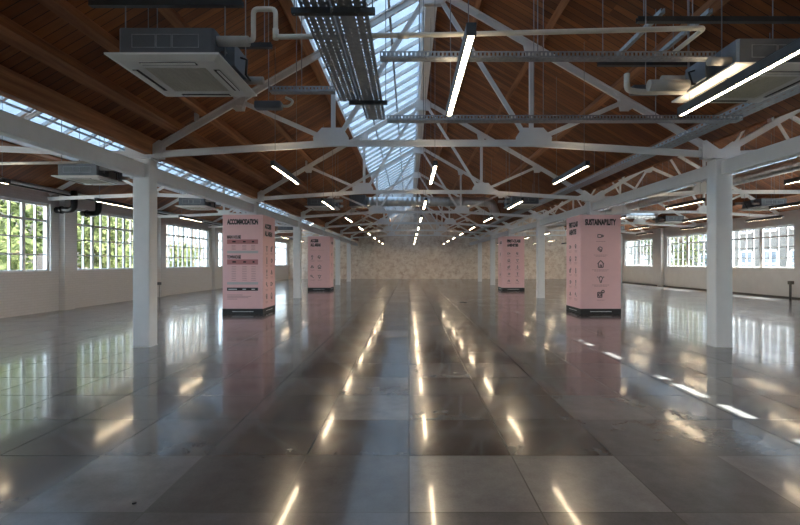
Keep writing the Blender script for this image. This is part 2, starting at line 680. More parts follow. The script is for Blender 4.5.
for i, (a, b) in enumerate(wins_l):
    window(WL, -1, a, b, WZ0, WZ1, 10, 4, (2, 4, 6, 8), 'gridded steel window in the white brick wall, %s from the far end' % ORD[len(wins_l) - 1 - i])
for i, (a, b) in enumerate(wins_r):
    window(WR, 1, a, b, RZ0, RZ1, 8, 4, (4,), 'white two-leaf window in the smooth white wall, %s from the brick end wall' % ORD[len(wins_r) - 1 - i])

# ------------------------------------------------------------------ roof timbers
def purlin(x, label, w=0.10, d=0.20, dz=0.0, name='roof_purlin'):
    z = zb(x)
    s = 1 if zb(x + 0.01) < zb(x - 0.01) else -1
    a = math.atan(P) * s
    u = Vector((math.cos(a), 0, -math.sin(a)))
    n = Vector((-math.sin(a), 0, -math.cos(a)))
    c = Vector((x, 0, z)) + n * (d / 2 + dz + 0.004)
    m = MB()
    pts = [c + u * (w / 2 * i) + n * (d / 2 * j) for i, j in ((-1, -1), (1, -1), (1, 1), (-1, 1))]
    m.prism_y([(p.x, p.z) for p in pts], Y0 + 0.02, YE - 0.02)
    o = m.build(name, 'timber')
    tag(o, label, 'beam', 'roof timbers', kind='thing')
    return o


for i, x in enumerate((-4.25, -3.75, -3.05, -1.86)):
    purlin(x, '%s long brown roof timber up from the beam beside the narrow aisle' % ['lowest', 'second', 'third', 'uppermost'][i], w=(0.16 if i in (0, 3) else 0.11))
tag(MB().box(XL + 0.02, XL + 0.16, Y0 + 0.02, YE - 0.02, 3.43, 3.72).build('eaves_timber', 'timber'), 'thick brown eaves timber just above the white beam beside the narrow aisle', 'beam', kind='thing')
for i, x in enumerate((1.3, 2.42, 3.8, 5.2)):
    purlin(x, '%s long brown roof timber down from the skylight on its unglazed side' % ORD[i], w=(0.16 if i == 3 else 0.11))
for i, x in enumerate((-9.75, -6.9, -5.9)):
    purlin(x, 'long brown roof timber in the narrow aisle, %s from the leafy windows' % ORD[i])
for i, x in enumerate((6.6, 7.9, 9.6, 13.8, 15.0)):
    purlin(x, 'long brown roof timber in the wide aisle, %s from the column row' % ORD[i])
m = MB().box(XN - 0.10, XN + 0.12, Y0 + 0.02, YE - 0.02, ZN - 0.30, ZN - 0.03)
tag(m.build('ridge_beam', 'sash'), 'white painted ridge beam beside the long middle skylight', 'beam', kind='thing')

# ------------------------------------------------------------------ columns and longitudinal beams
YS = [8.09] + [YC + BAY * k for k in range(1, 6)]


def bolts(m, pts, y, r=0.013):
    for x, z in pts:
        m.disc((x, y, z), (0, -1, 0), r, 0.012, 6)


side_name = {XL: 'leafy-window side', XR: 'smooth-wall side'}
col_proto = None
for xc in (XL, XR):
    for k, y in enumerate(YS):
        where = '%s from brick end, %s' % (ORD[5 - k], side_name[xc])
        if k in (1, 3):
            lab = 'white steel column inside a pink poster box, ' + where
        else:
            lab = 'bare white square steel column, ' + where
        if col_proto is None:
            c = empty('steel_column', (xc, y, 0))
            # box section of two channels: flange faces stand slightly proud of a web
            m = MB()
            m.box(-0.15, 0.15, -0.13, 0.13, 0.012, 3.34)
            m.build('shaft', 'steel', c, bevel=0.018)
            MB().box(-0.155, 0.155, -0.135, 0.135, 0, 0.014).build('base_plate', 'steel', c)
            # W-shaped gusset that receives the rafters and ties of both bays
            w = MB()
            poly_r = [(0.0, 0.0), (0.33, 0.0), (0.34, 0.31), (0.27, 0.33), (0.04, 0.17), (0.0, 0.17)]
            for s in (-1, 1):
                for yy in (-0.055, 0.040):
                    w.prism_y([(s * px, 3.36 + pz) for px, pz in poly_r], yy, yy + 0.014)
            bolts(w, [(s * bx, 3.36 + bz) for s in (-1, 1) for bx, bz in ((0.08, 0.05), (0.2, 0.05), (0.29, 0.05), (0.19, 0.17), (0.25, 0.22), (0.30, 0.27))], -0.055)
            w.build('gusset_plate', 'steel', c)
            MB().box(-0.20, 0.20, -0.16, 0.16, 3.34, 3.36).build('cap_plate', 'steel', c)
            col_proto = c
        else:
            c = copy_tree(col_proto)
            c.location = (xc, y, 0)
        tag(c, lab, 'column', 'white steel columns', kind='thing')

for xc in (XL, XR):
    ends = [(2.6, YS[0])] + [(YS[k], YS[k + 1]) for k in range(5)] + [(YS[5], YE)]
    for k, (a, b) in enumerate(ends):
        ya, yb = a + 0.15, b - (0.15 if k < 6 else 0.01)
        m = MB()
        dz = 0.05 if xc > 0 else 0.0
        m.box(xc - 0.08, xc + 0.08, ya, yb, 3.0 + dz, 3.25 + dz * 0.8)
        o = m.build('steel_beam', 'steel', bevel=0.012)
        tag(o, 'long white steel beam, %s span from the brick end, %s column row' % (ORD[6 - k], side_name[xc].replace(' side', '')), 'beam', 'white beams along the column rows', kind='thing')

# ------------------------------------------------------------------ trusses
def add_gusset(t, poly, y=0.0, bl=()):
    m = MB()
    for yy in (-0.05, 0.036):
        m.prism_y(poly, yy, yy + 0.014)
    bolts(m, bl, -0.05)
    return m.build('gusset_plate', 'steel', t)


def wide_truss():
    """Truss of the middle bay and of the wide aisle; local x is measured from the ridge."""
    t = empty('roof_truss')
    H = 5.16
    za = ZN - 0.30

    def zr(d):
        return za - P * abs(d)
    g = 1.78
    zg = 3.64
    m = MB()
    m.angle((-H + 0.12, 0, 3.43), (-g, 0, zg), 0.11, 0.02)
    m.angle((-g, 0, zg), (g, 0, zg), 0.11, 0.02)
    m.angle((g, 0, zg), (H - 0.12, 0, 3.43), 0.11, 0.02)
    m.build('bottom_chord', 'steel', t)
    for s in (-1, 1):
        MB().angle((s * (H - 0.22), 0, zr(H - 0.22)), (0, 0, zr(0)), 0.11, 0.02).build('rafter', 'steel', t)
        MB().angle((s * g, 0, zg + 0.05), (s * g, 0, zr(g)), 0.075, 0.016).build('post', 'steel', t)
        MB().angle((s * (g - 0.06), 0, zg + 0.05), (s * 0.05, 0, zr(0.05) - 0.02), 0.075, 0.016).build('diagonal', 'steel', t)
        MB().angle((s * (g + 0.06), 0, zg + 0.05), (s * 3.48, 0, zr(3.48)), 0.075, 0.016).build('diagonal', 'steel', t)
        c = s * g
        add_gusset(t, [(c - s * 0.27, zg - 0.05), (c + s * 0.33, zg - 0.05), (c + s * 0.36, zg + 0.10), (c + s * 0.20, zg + 0.27), (c - s * 0.17, zg + 0.27), (c - s * 0.27, zg + 0.12)], 0,
                   [(c + dx, zg + dz) for dx in (-0.15, 0.0, 0.15) for dz in (0.0, 0.12, 0.21)])
        # small cleats where the struts meet the rafter, and purlin cleats on top
        for d in (g, 3.48):
            z = zr(d)
            add_gusset(t, [(s * (d - 0.15), z + 0.09), (s * (d + 0.13), z - 0.075), (s * (d + 0.07), z - 0.17), (s * (d - 0.09), z - 0.17)], 0,
                       [(s * (d - 0.04), z - 0.1), (s * (d + 0.03), z - 0.1), (s * (d - 0.05), z - 0.02)])
        for d in (-4.17, -3.47) if s < 0 else (0.88, 2.0, 3.38):
            z = zr(d)
            MB().box(d - 0.09, d - 0.045, -0.05, 0.05, z + 0.03, z + 0.17).build('purlin_cleat', 'steel', t)
    z = zr(0)
    add_gusset(t, [(-0.30, z - 0.13), (0.30, z - 0.13), (0.16, z - 0.30), (-0.16, z - 0.30)], 0, [(-0.15, z - 0.18), (0, z - 0.18), (0.15, z - 0.18), (0, z - 0.25)])
    add_gusset(t, [(-0.30, z - 0.13), (0.30, z - 0.13), (0.14, z + 0.02), (-0.14, z + 0.02)])
    return t


def narrow_truss():
    t = empty('roof_truss')
    H = 3.11
    za = ZL - 0.30

    def zr(d):
        return za - P * abs(d)
    m = MB()
    m.angle((-H + 0.02, 0, 3.43), (0, 0, 3.56), 0.10, 0.02)
    m.angle((0, 0, 3.56), (H - 0.12, 0, 3.43), 0.10, 0.02)
    m.build('bottom_chord', 'steel', t)
    for s in (-1, 1):
        MB().angle((s * (H - (0.22 if s > 0 else 0.05)), 0, zr(H - 0.22)), (0, 0, zr(0)), 0.10, 0.02).build('rafter', 'steel', t)
        MB().angle((s * 0.08, 0, 3.62), (s * 1.5, 0, zr(1.5)), 0.07, 0.016).build('diagonal', 'steel', t)
        d = 1.5
        z = zr(d)
        add_gusset(t, [(s * (d - 0.14), z + 0.08), (s * (d + 0.12), z - 0.07), (s * (d + 0.06), z - 0.16), (s * (d - 0.09), z - 0.16)])
    MB().angle((0, 0, 3.6), (0, 0, zr(0)), 0.07, 0.016).build('post', 'steel', t)
    add_gusset(t, [(-0.28, 3.50), (0.28, 3.50), (0.20, 3.72), (-0.20, 3.72)], 0, [(-0.12, 3.6), (0, 3.6), (0.12, 3.6)])
    z = zr(0)
    add_gusset(t, [(-0.24, z - 0.11), (0.24, z - 0.11), (0.1, z - 0.24), (-0.1, z - 0.24)])
    return t


tw = wide_truss()
tn = narrow_truss()
first = {'w': True, 'n': True}
for x, kind, where in ((XN, 'w', 'over the middle bay'), (RR, 'w', 'over the wide ducted aisle'), (RL, 'n', 'over the narrow aisle')):
    for k, y in enumerate(YS):
        src = tw if kind == 'w' else tn
        t = src if first[kind] else copy_tree(src)
        first[kind] = False
        t.location = (x, y, 0)
        tag(t, 'white steel roof truss %s, %s from the brick end wall' % (where, ORD[5 - k]), 'truss', 'white roof trusses', kind='thing')

# ------------------------------------------------------------------ linear pendant lamps
def lamp_proto():
    root = empty('linear_pendant_lamp')
    L = 0.87
    m = MB()
    m.box(-0.034, 0.034, -L, L, 0.012, 0.085)
    m.box(-0.034, -0.022, -L, L, 0.0, 0.0125)
    m.box(0.022, 0.034, -L, L, 0.0, 0.0125)
    m.build('housing', 'dark', root, bevel=0.004)
    MB().box(-0.022, 0.022, -L + 0.005, L - 0.005, 0.0056, 0.0125).build('diffuser', 'lamp', root)
    m = MB()
    m.box(-0.034, -0.027, -L, L, 0.085, 0.093)
    m.box(0.027, 0.034, -L, L, 0.085, 0.093)
    m.build('glow_strip_lip', 'dark', root)  # lips added to hide the glow strip from below
    MB().box(-0.026, 0.026, -L + 0.02, L - 0.02, 0.0845, 0.087).build('added_glow_strip', 'addedglow', root)  # added glowing strip, brightens the wood and trusses above the lamp
    for y in (-L, L):
        s = 1 if y > 0 else -1
        MB().box(-0.036, 0.036, min(y, y + s * 0.006), max(y, y + s * 0.006), 0.0, 0.094).build('end_cap', 'dark', root)
    return root


lp = lamp_proto()
cable_mesh = {}
lamp_rows = [(-2.27, 1, 9, 'middle bay, skylight-slope row'), (0.44, 0, 9, 'middle bay, ridge row'), (2.97, 0, 9, 'middle bay, wide-aisle row'),
             (-8.2, 1, 9, 'narrow aisle'), (7.72, 1, 9, 'wide aisle, column-side row'), (10.85, 1, 9, 'wide aisle, centre row', 2), (13.36, 1, 9, 'wide aisle, window-side row', 3)]
used = False
for x, k0, k1, where, *vis in lamp_rows:
    v0 = vis[0] if vis else k0
    for k in [-2, -1] + list(range(k0, k1)):
        y = 4.05 + 4.3 * k
        if y > YE - 1.2:
            continue
        r = copy_tree(lp) if used else lp
        used = True
        r.location = (x, y, 3.1)
        top = (ZN - 0.302) if x == 0.44 else zb(x) - (0.05 if x == 13.36 else 0.002)
        for s in (-0.72, 0.72):
            if x not in cable_mesh:
                c = MB().tube([(0, 0, 0.085), (0, 0, top - 3.1)], 0.004, 6).build('suspension_wire', 'rod', r)
                cable_mesh[x] = c
            else:
                c = cable_mesh[x].copy()
                COL.objects.link(c)
                c.parent = r
            c.location = (0, s, 0)
        tag(r, 'slim glowing linear lamp, %s from the front in the %s' % (ORD[k - v0] if k >= v0 else ORD[v0 - k - 1] + ' beyond view', where), 'lamp', 'linear pendant lamps')

# ------------------------------------------------------------------ ceiling cassettes
def cassette_proto():
    root = empty('ceiling_cassette')
    # panel: bevelled frame, underside at z = 0
    h = 0.495
    m = MB()
    ring = lambda a, z: [(-a, -a, z), (a, -a, z), (a, a, z), (-a, a, z)]
    vs = ring(h, 0.045) + ring(h, 0.03) + ring(h - 0.07, 0.0) + ring(0.285, 0.0) + ring(0.275, 0.018)
    fs = []
    for i in range(4):
        for k in range(4):
            a, b = i * 4 + k, i * 4 + (k + 1) % 4
            fs.append((a, b, b + 4, a + 4))
    fs.append((0, 1, 2, 3))
    fs.append((16, 17, 18, 19))
    m.add(vs, fs)
    m.build('fascia_panel', 'offwhite', root)
    g = MB()
    g.box(-0.274, 0.274, -0.274, 0.274, 0.004, 0.017)
    for i in range(13):
        x = -0.25 + i * 0.5 / 12
        g.box(x - 0.006, x + 0.006, -0.27, 0.27, 0.000, 0.004)
    g.build('intake_grille', 'grille', root)
    for k in range(4):
        a = k * math.pi / 2
        c, s = math.cos(a), math.sin(a)
        m = MB()
        rot = lambda x, y: (c * x - s * y, s * x + c * y)
        for (x0, x1, y0, y1, z0, z1) in ((-0.25, 0.25, -0.40, -0.345, -0.003, 0.001),):
            q = [rot(x, y) for x, y in ((x0, y0), (x1, y0), (x1, y1), (x0, y1))]
            m.add([(a_, b_, z0) for a_, b_ in q] + [(a_, b_, z1) for a_, b_ in q], [(0, 1, 2, 3), (4, 5, 6, 7), (0, 1, 5, 4), (1, 2, 6, 5), (2, 3, 7, 6), (3, 0, 4, 7)])
        sl = m.build('air_slot', 'slot', root)
        m = MB()
        q = [rot(x, y) for x, y in ((-0.24, -0.395), (0.24, -0.395), (0.24, -0.372), (-0.24, -0.372))]
        m.add([(a_, b_, -0.012) for a_, b_ in q] + [(a_, b_, -0.004) for a_, b_ in q], [(0, 1, 2, 3), (4, 5, 6, 7), (0, 1, 5, 4), (1, 2, 6, 5), (2, 3, 7, 6), (3, 0, 4, 7)])
        m.build('louvre_flap', 'offwhite', sl)
    # casing above
    m = MB()
    q = 0.42
    cham = 0.02
    oct_ = [(-q + cham, -q), (q - cham, -q), (q, -q + cham), (q, q - cham), (q - cham, q), (-q + cham, q), (-q, q - cham), (-q, -q + cham)]
    vs = [(x, y, 0.045) for x, y in oct_] + [(x, y, 0.295) for x, y in oct_]
    fs = [tuple(range(8)), tuple(range(15, 7, -1))] + [(i, (i + 1) % 8, (i + 1) % 8 + 8, i + 8) for i in range(8)]
    m.add(vs, fs)
    m.build('casing', 'casing', root)
    for s in (-1, 1):          # pressed access plates on the sides
        e = MB()
        for x0, x1 in ((-0.30, -0.09), (-0.085, 0.05), (0.055, 0.29)):
            for a, b, c, d in ((x0, x1, 0.12, 0.126), (x0, x1, 0.234, 0.24), (x0, x0 + 0.006, 0.12, 0.24), (x1 - 0.006, x1, 0.12, 0.24)):
                e.box(a, b, min(s * q, s * (q + 0.004)), max(s * q, s * (q + 0.004)), c, d)
        e.build('access_plate', 'galv', root)
    c = MB().box(q, q + 0.10, -0.20, 0.12, 0.06, 0.27).build('control_box', 'casing', root)
    t = MB()
    t.tube([(q + 0.10, -0.05, 0.20), (q + 0.16, -0.05, 0.18), (q + 0.14, -0.02, 0.05), (q + 0.16, 0.05, 0.02)], 0.012, 8)
    t.build('flex_cable', 'black', c, smooth=True)
    MB().tube([(q, -0.33, 0.22), (q + 0.28, -0.33, 0.22)], 0.045, 12).build('pipe_lagging', 'lagging', root, smooth=True)
    MB().tube([(q, 0.32, 0.13), (q + 0.20, 0.32, 0.13)], 0.04, 12).build('pipe_lagging', 'lagging', root, smooth=True)
    for sx in (-1, 1):
        for sy in (-1, 1):
            b = MB()
            b.box(sx * (q + 0.02) - 0.03, sx * (q + 0.02) + 0.03, sy * 0.26 - 0.02, sy * 0.26 + 0.02, 0.15, 0.157)
            b.disc((sx * (q + 0.035), sy * 0.26, 0.13), (0, 0, 1), 0.011, 0.05, 6)
            b.build('hanging_bracket', 'galv', root)
    return root


cp = cassette_proto()
cass = [(-2.14, 4.38, 1, 'large white ceiling air conditioning cassette, nearest one beside the perforated trays', 3.98),
        (3.45, 4.57, -1, 'large white ceiling air conditioning cassette with lagged pipes under the hanging channel frame', 3.98),
        (-2.85, 14.9, 1, 'white ceiling air conditioning cassette in the middle bay on its skylight side, farther one', None),
        (3.62, 14.4, -1, 'white ceiling air conditioning cassette in the middle bay beside the crossing duct', None),
        (-6.95, 9.85, 1, 'white ceiling air conditioning cassette in the narrow aisle, largest in view', None),
        (-6.95, 14.8, 1, 'white ceiling air conditioning cassette in the narrow aisle, second from the front', None),
        (-6.95, 20.2, 1, 'white ceiling air conditioning cassette in the narrow aisle, third from the front', None),
        (-6.95, 25.7, 1, 'white ceiling air conditioning cassette in the narrow aisle, fourth from the front', None),
        (11.75, 14.9, -1, 'white ceiling air conditioning cassette in the wide aisle, first from the front', None),
        (11.75, 20.3, -1, 'white ceiling air conditioning cassette in the wide aisle, second from the front', None),
        (11.75, 25.8, -1, 'white ceiling air conditioning cassette in the wide aisle, third from the front', None)]
ZC = 3.27
for i, (x, y, s, lab, top) in enumerate(cass):
    c = copy_tree(cp) if i else cp
    c.location = (x, y, ZC)
    if s < 0:
        c.rotation_euler = (0, 0, math.pi)
    tag(c, lab.replace('nearest one ', ''), 'air conditioner', 'ceiling cassettes')
    for sx in (-1, 1):
        for sy in (-1, 1):
            px, py = x + sx * 0.455, y + sy * 0.26
            zt = 3.85 if (i == 0 and sy < 0) else zb(px) - 0.004
            o = MB().tube([(0, 0, 0.12), (0, 0, zt - ZC)], 0.006, 6).build('hanging_rod', 'rod', c)
            o.location = (sx * 0.455 * s, sy * 0.26 * s, 0)

# ------------------------------------------------------------------ cable trays
def tray(p0, p1, width, lab, pitch=0.06, flange=0.05, rows=4, name='cable_tray', hang=True):
    """Perforated tray: strips and cross ties leave real slots; side flanges turned up."""
    p0, p1 = Vector(p0), Vector(p1)
    d = (p1 - p0)
    L = d.length
    d.normalize()
    s = Vector((-d.y, d.x, 0))
    m = MB()
    up = Vector((0, 0, 1))

    def strip(u0, u1, v0, v1, z0, z1):
        vs = []
        for u in (u0, u1):
            for v in (v0, v1):
                for z in (z0, z1):
                    vs.append(p0 + d * u + s * v + up * z)
        m.add(vs, [(0, 1, 3, 2), (4, 6, 7, 5), (0, 4, 5, 1), (2, 3, 7, 6), (0, 2, 6, 4), (1, 5, 7, 3)])
    w2 = width / 2
    cell = width / rows
    for r in range(rows + 1):
        v = -w2 + r * cell
        hw = 0.42 * cell
        strip(0, L, max(-w2, v - hw), min(w2, v + hw), 0, 0.002)
    n = int(L / pitch)
    for i in range(n + 1):
        u = i * L / n
        strip(max(0, u - pitch * 0.28), min(L, u + pitch * 0.28), -w2, w2, 0.0005, 0.0015)
    o = m.build(name, 'galv')
    tag(o, lab, 'cable tray')
    for sgn in (-1, 1):
        m = MB()
        v0, v1 = sorted((sgn * w2, sgn * (w2 - 0.002)))
        strip(0, L, v0, v1, 0.002, 0.016)
        strip(0, L, v0, v1, flange - 0.014, flange)
        k = int(L / (pitch * 1.0))
        for i in range(k + 1):
            u = i * L / k
            strip(max(0, u - pitch * 0.3), min(L, u + pitch * 0.3), v0, v1, 0.016, flange - 0.014)
        m.build('side_flange', 'galv', o)
    return o


def channel(p0, p1, lab, w=0.041, mat='dark', name='strut_channel'):
    """Lipped steel channel, open side up."""
    p0, p1 = Vector(p0), Vector(p1)
    m = MB()
    d = (p1 - p0).normalized()
    s = Vector((-d.y, d.x, 0))
    h = w / 2
    m.bar(p0 + Vector((0, 0, -h)), p1 + Vector((0, 0, -h)), w, 0.004, tuple(s))
    for q in (-1, 1):
        o = s * (q * (h - 0.002))
        m.bar(p0 + o, p1 + o, 0.004, w, tuple(s))
        o = s * (q * (h - 0.008)) + Vector((0, 0, h))
        m.bar(p0 + o, p1 + o, 0.012, 0.004, tuple(s))
    o = m.build(name, mat)
    tag(o, lab, 'steel channel')
    return o


def rods_on(o, pts, z0):
    for x, y in pts:
        MB().tube([(x, y, z0), (x, y, zb(x) - 0.004)], 0.005, 6).build('hanging_rod', 'rod', o)


t1 = tray((-0.715, 1.2, 3.45), (-0.715, 5.45, 3.45), 0.23, 'narrower perforated cable tray hanging beside the skylight, shorter of the pair')
t2 = tray((-0.455, 1.2, 3.45), (-0.455, 6.15, 3.45), 0.26, 'wider perforated cable tray hanging under the skylight, longer of the pair')
for i, (y, x0, x1) in enumerate(((3.45, -0.90, -0.26), (5.42, -0.72, -0.26), (2.05, -0.9, -0.26))):
    c = channel((x0, y, 3.425), (x1, y, 3.425), 'dark steel channel under the paired perforated trays, %s' % ['at their middle', 'at the far end', 'at their front'][i])
    rods_on(c, [(x0 + 0.02, y), (x1 - 0.02, y)], 3.40)
ta = tray((-0.28, 4.37, 3.47), (2.95, 4.37, 3.47), 0.10, 'slim perforated tray crossing behind the first ridge lamp', rows=2, flange=0.06, pitch=0.04)
rods_on(ta, [(0.1, 4.37), (1.25, 4.37), (2.3, 4.37)], 3.47)
tb = tray((-0.3, 6.2, 3.44), (4.55, 6.2, 3.44), 0.14, 'long perforated tray crossing the middle bay before the first truss', rows=2, flange=0.07, pitch=0.045)
rods_on(tb, [(0.2, 6.2), (1.72, 6.2), (1.85, 6.2), (3.4, 6.2)], 3.44)
tc = tray((-1.60, 5.2, 3.46), (-0.86, 5.2, 3.46), 0.10, 'short perforated tray joining the dark cassette to the paired trays', rows=2, flange=0.06, pitch=0.04)
rods_on(tc, [(-1.3, 5.2), (-1.24, 5.2)], 3.46)
td = tray((4.62, 2.6, 3.57), (4.62, 36.0, 3.57), 0.30, 'very long perforated tray above the beam between middle bay and wide aisle', pitch=0.12, rows=3, flange=0.06)
rods_on(td, [(4.49, 10.9 + BAY * k) for k in range(5)] + [(4.75, 10.9 + BAY * k) for k in range(5)] + [(4.49, 5.6), (4.75, 5.6)], 3.57)

# channel frames above the two near cassettes
zc1 = 3.87
c1 = channel((-2.92, 4.12, zc1), (-1.52, 4.12, zc1), 'dark steel channel above the cassette beside the perforated trays, front one', w=0.05)
rods_on(c1, [(-2.85, 4.12), (-1.58, 4.12)], zc1)
c2 = channel((-2.92, 4.92, zc1), (-1.50, 4.92, zc1), 'dark steel channel above the cassette beside the perforated trays, rear one', w=0.05)
rods_on(c2, [(-2.85, 4.92), (-1.58, 4.92)], zc1)
zc1 = 3.98
c3 = channel((2.33, 4.60, zc1), (4.30, 4.60, zc1), 'dark crosswise channel of the hanging frame over the lagged pipes, front one', w=0.05)
rods_on(c3, [(2.40, 4.60), (2.9, 4.6)], zc1)
c4 = channel((2.36, 5.62, zc1), (4.20, 5.62, zc1), 'dark crosswise channel of the hanging frame over the lagged pipes, rear one', w=0.05)
rods_on(c4, [(2.42, 5.62), (3.3, 5.62)], zc1)
channel((2.55, 4.52, zc1 + 0.05), (2.55, 5.72, zc1 + 0.05), 'galvanised lengthwise channel on the hanging frame, nearer the skylight', mat='galv', w=0.045)
channel((3.03, 4.52, zc1 + 0.05), (3.03, 5.72, zc1 + 0.05), 'galvanised lengthwise channel on the hanging frame, nearer the lagged pipes', mat='galv', w=0.045)
ct = channel((-0.95, 3.38, 3.95), (2.4, 3.38, 3.95), 'dark channel high across the middle bay in front of the ridge lamp', w=0.04)
rods_on(ct, [(-0.9, 3.38), (0.9, 3.38), (2.35, 3.38)], 3.95)

# ------------------------------------------------------------------ pipes
def pipe(pts, r, lab, mat, name='drain_pipe', cat='pipe', rad=0.06, joints=()):
    m = MB()
    m.tube(rounded(pts, rad), r, 12)
    o = m.build(name, mat, smooth=True)
    tag(o, lab, cat)
    for a, b in joints:
        MB().tube([a, b], r * 1.25, 12).build('pipe_collar', mat, o, smooth=True)
    return o


pipe([(-1.44, 4.05, 3.50), (-1.40, 4.05, 3.50), (-1.40, 4.05, 3.78), (-1.20, 4.05, 3.78), (-1.20, 4.05, 3.53), (0.3, 4.05, 3.55), (2.66, 4.05, 3.61), (2.66, 4.52, 3.61)], 0.022,
     'long cream plastic drain pipe crossing the middle bay with an upright loop', 'pipe', rad=0.045,
     joints=[((-1.20, 4.05, 3.51), (-1.20, 4.05, 3.60)), ((-0.1, 4.05, 3.541), (0.0, 4.05, 3.543))])
pipe([(2.30, 4.75, 3.49), (2.30, 4.75, 3.32), (2.44, 4.75, 3.30), (2.92, 4.75, 3.30)], 0.03, 'cream drain elbow below the trays beside the lagged-pipe cassette', 'pipe', rad=0.05)
pipe([(2.46, 4.62, 3.30 + 0.02), (2.86, 4.62, 3.30 + 0.02)], 0.055, 'short beige lagged pipe feeding the cassette under the hanging frame', 'lagging', name='lagged_pipe')
# condensate pump hanging near each of the near cassettes
for x, y, lab in ((2.55, 4.85, 'small grey condensate pump under the tray by the lagged pipes'), (-1.66, 5.32, 'small grey condensate pump hanging by the dark cassette')):
    e = empty('condensate_pump', (x, y, 3.36))
    tag(e, lab, 'pump')
    MB().box(-0.16, 0.16, -0.06, 0.06, -0.05, 0.04).build('pump_body', 'casing', e, bevel=0.02)
    MB().tube(rounded([(0.1, 0, 0.0), (0.24, 0, -0.02), (0.30, 0, 0.05), (0.2, 0, 0.09)], 0.05), 0.016, 8).build('pump_hose', 'pipe', e, smooth=True)
    MB().tube([(0, 0, 0.04), (0, 0, zb(x) - 3.36 - 0.004)], 0.005, 6).build('hanging_rod', 'rod', e)

# narrow aisle pipes along the wall head
for i, (x, z, r, mat, lab) in enumerate(((-10.52, 3.66, 0.045, 'galv', 'grey conduit running along the head of the white brick wall'), (-10.38, 3.54, 0.022, 'dark', 'thin dark conduit running along the head of the white brick wall'))):
    o = MB().tube([(x, -3, z), (x, 10, z), (x, 25, z), (x, YE - 0.01, z)], r, 10).build('conduit_pipe', mat, smooth=True)
    tag(o, lab, 'pipe')
pipe([(-9.4, 9.25, 3.52), (-6.4, 9.25, 3.56)], 0.03, 'cream drain pipe behind the first truss of the narrow aisle', 'pipe')
for y, lab in ((13.95, 'shiny black elbow pipe on the white brick wall, first beyond the leafy window'), (15.05, 'shiny black elbow pipe on the white brick wall, above the second leafy window')):
    pipe([(-10.38, y, 3.72), (-10.38, y, 3.13), (-10.94, y, 3.13)], 0.095, lab, 'black', name='elbow_pipe', rad=0.17,
         joints=[((-10.38, y, 3.50), (-10.38, y, 3.56)), ((-10.80, y, 3.13), (-10.74, y, 3.13))])

# round silver duct along the wide aisle
def duct(pts, r, lab, rad=0.35, pitch=0.16):
    base = rounded(pts, rad, 8)
    fine, rr = [], []
    for a, b in zip(base, base[1:]):
        n = max(1, int((b - a).length / pitch))
        for i in range(n):
            for t, q in ((i / n, r), ((i + 0.86) / n, r), ((i + 0.93) / n, r * 1.035)):
                fine.append(a.lerp(b, t))
                rr.append(q)
    fine.append(base[-1])
    rr.append(r)
    m = MB()
    m.tube(fine, rr, 16)
    o = m.build('spiral_duct', 'duct', smooth=True)
    tag(o, lab, 'duct')
    return o


d1 = duct([(9.75, 2.0, 3.97), (9.75, 34.0, 3.97)], 0.165, 'long round spiral silver duct along the wide aisle', pitch=0.22)
for k in range(6):
    y = 10.0 + 4.4 * k
    m = MB()
    m.tube([(9.75 + 0.175 * math.cos(a), y, 3.97 + 0.175 * math.sin(a)) for a in [math.pi * 2 * j / 20 for j in range(21)]], 0.008, 6, caps=False)
    m.tube([(9.75, y, 4.14), (9.75, y, zb(9.75) - 0.004)], 0.005, 6)
    m.build('duct_hanger', 'galv', d1)
duct([(-1.95, 19.95, 4.2), (3.6, 19.95, 4.2), (4.35, 22.6, 3.95)], 0.21, 'round silver duct crossing the middle bay with an elbow towards the wide aisle', rad=0.6, pitch=0.2)
b = MB()
b.box(-2.6, -1.9, 19.6, 20.3, 3.95, 4.45)
tag(b.build('fan_box', 'casing', bevel=0.01), 'grey sheet metal fan box at the end of the crossing duct', 'fan')
duct([(13.2, 24.0, 3.98), (9.92, 24.0, 3.98)], 0.14, 'round silver branch duct crossing the wide aisle', rad=0.5, pitch=0.2)

# small fittings on walls and floor
e = empty('socket_post', (15.72, 18.55, 0))
tag(e, 'dark socket box on a short floor conduit by the smooth white wall', 'socket')
MB().tube([(0, 0, 0), (0, 0, 0.62)], 0.045, 10).build('conduit', 'skirt', e, smooth=True)
MB().box(-0.08, 0.06, -0.12, 0.05, 0.60, 0.74).build('socket_box', 'skirt', e, bevel=0.01)
e = empty('socket_post', (-10.70, 19.3, 0))
tag(e, 'grey socket box on a conduit beside a white brick pilaster', 'socket')
MB().tube([(0, 0, 0), (0, 0, 0.55)], 0.02, 10).build('conduit', 'lagging', e, smooth=True)
MB().box(-0.06, 0.06, -0.08, 0.05, 0.54, 0.66).build('socket_box', 'casing', e, bevel=0.01)
for x, y, r, lab in ((-1.71, 2.80, 0.012, 'tiny dark cap on the floor near the front edge of the slabs'), (2.05, 17.0, 0.16, 'small round dark floor plate ahead of the brick end wall')):
    tag(MB().disc((x, y, 0.0005), (0, 0, 1), r, 0.008, 20).build('floor_plate', 'ink'), lab, 'floor plate')

# ------------------------------------------------------------------ pink poster boxes
def text_mesh(txt, width, height, bold=0.02):
    bold *= 1.7
    cu = bpy.data.curves.new('lettering', 'FONT')
    cu.body = txt
    cu.size = 1.0
    cu.offset = bold
    cu.extrude = 0.0
    cu.space_line = 0.78
    ob = bpy.data.objects.new('lettering', cu)
    COL.objects.link(ob)
    bpy.context.view_layer.update()
    me = bpy.data.meshes.new_from_object(ob.evaluated_get(bpy.context.evaluated_depsgraph_get()))
    bpy.data.objects.remove(ob)
    xs = [v.co.x for v in me.vertices]
    ys = [v.co.y for v in me.vertices]
    x0, x1, y0, y1 = min(xs), max(xs), min(ys), max(ys)
    for v in me.vertices:
        v.co = Vector(((v.co.x - x0) / (x1 - x0) * width, (v.co.y - y0) / (y1 - y0) * height, 0))
    return me


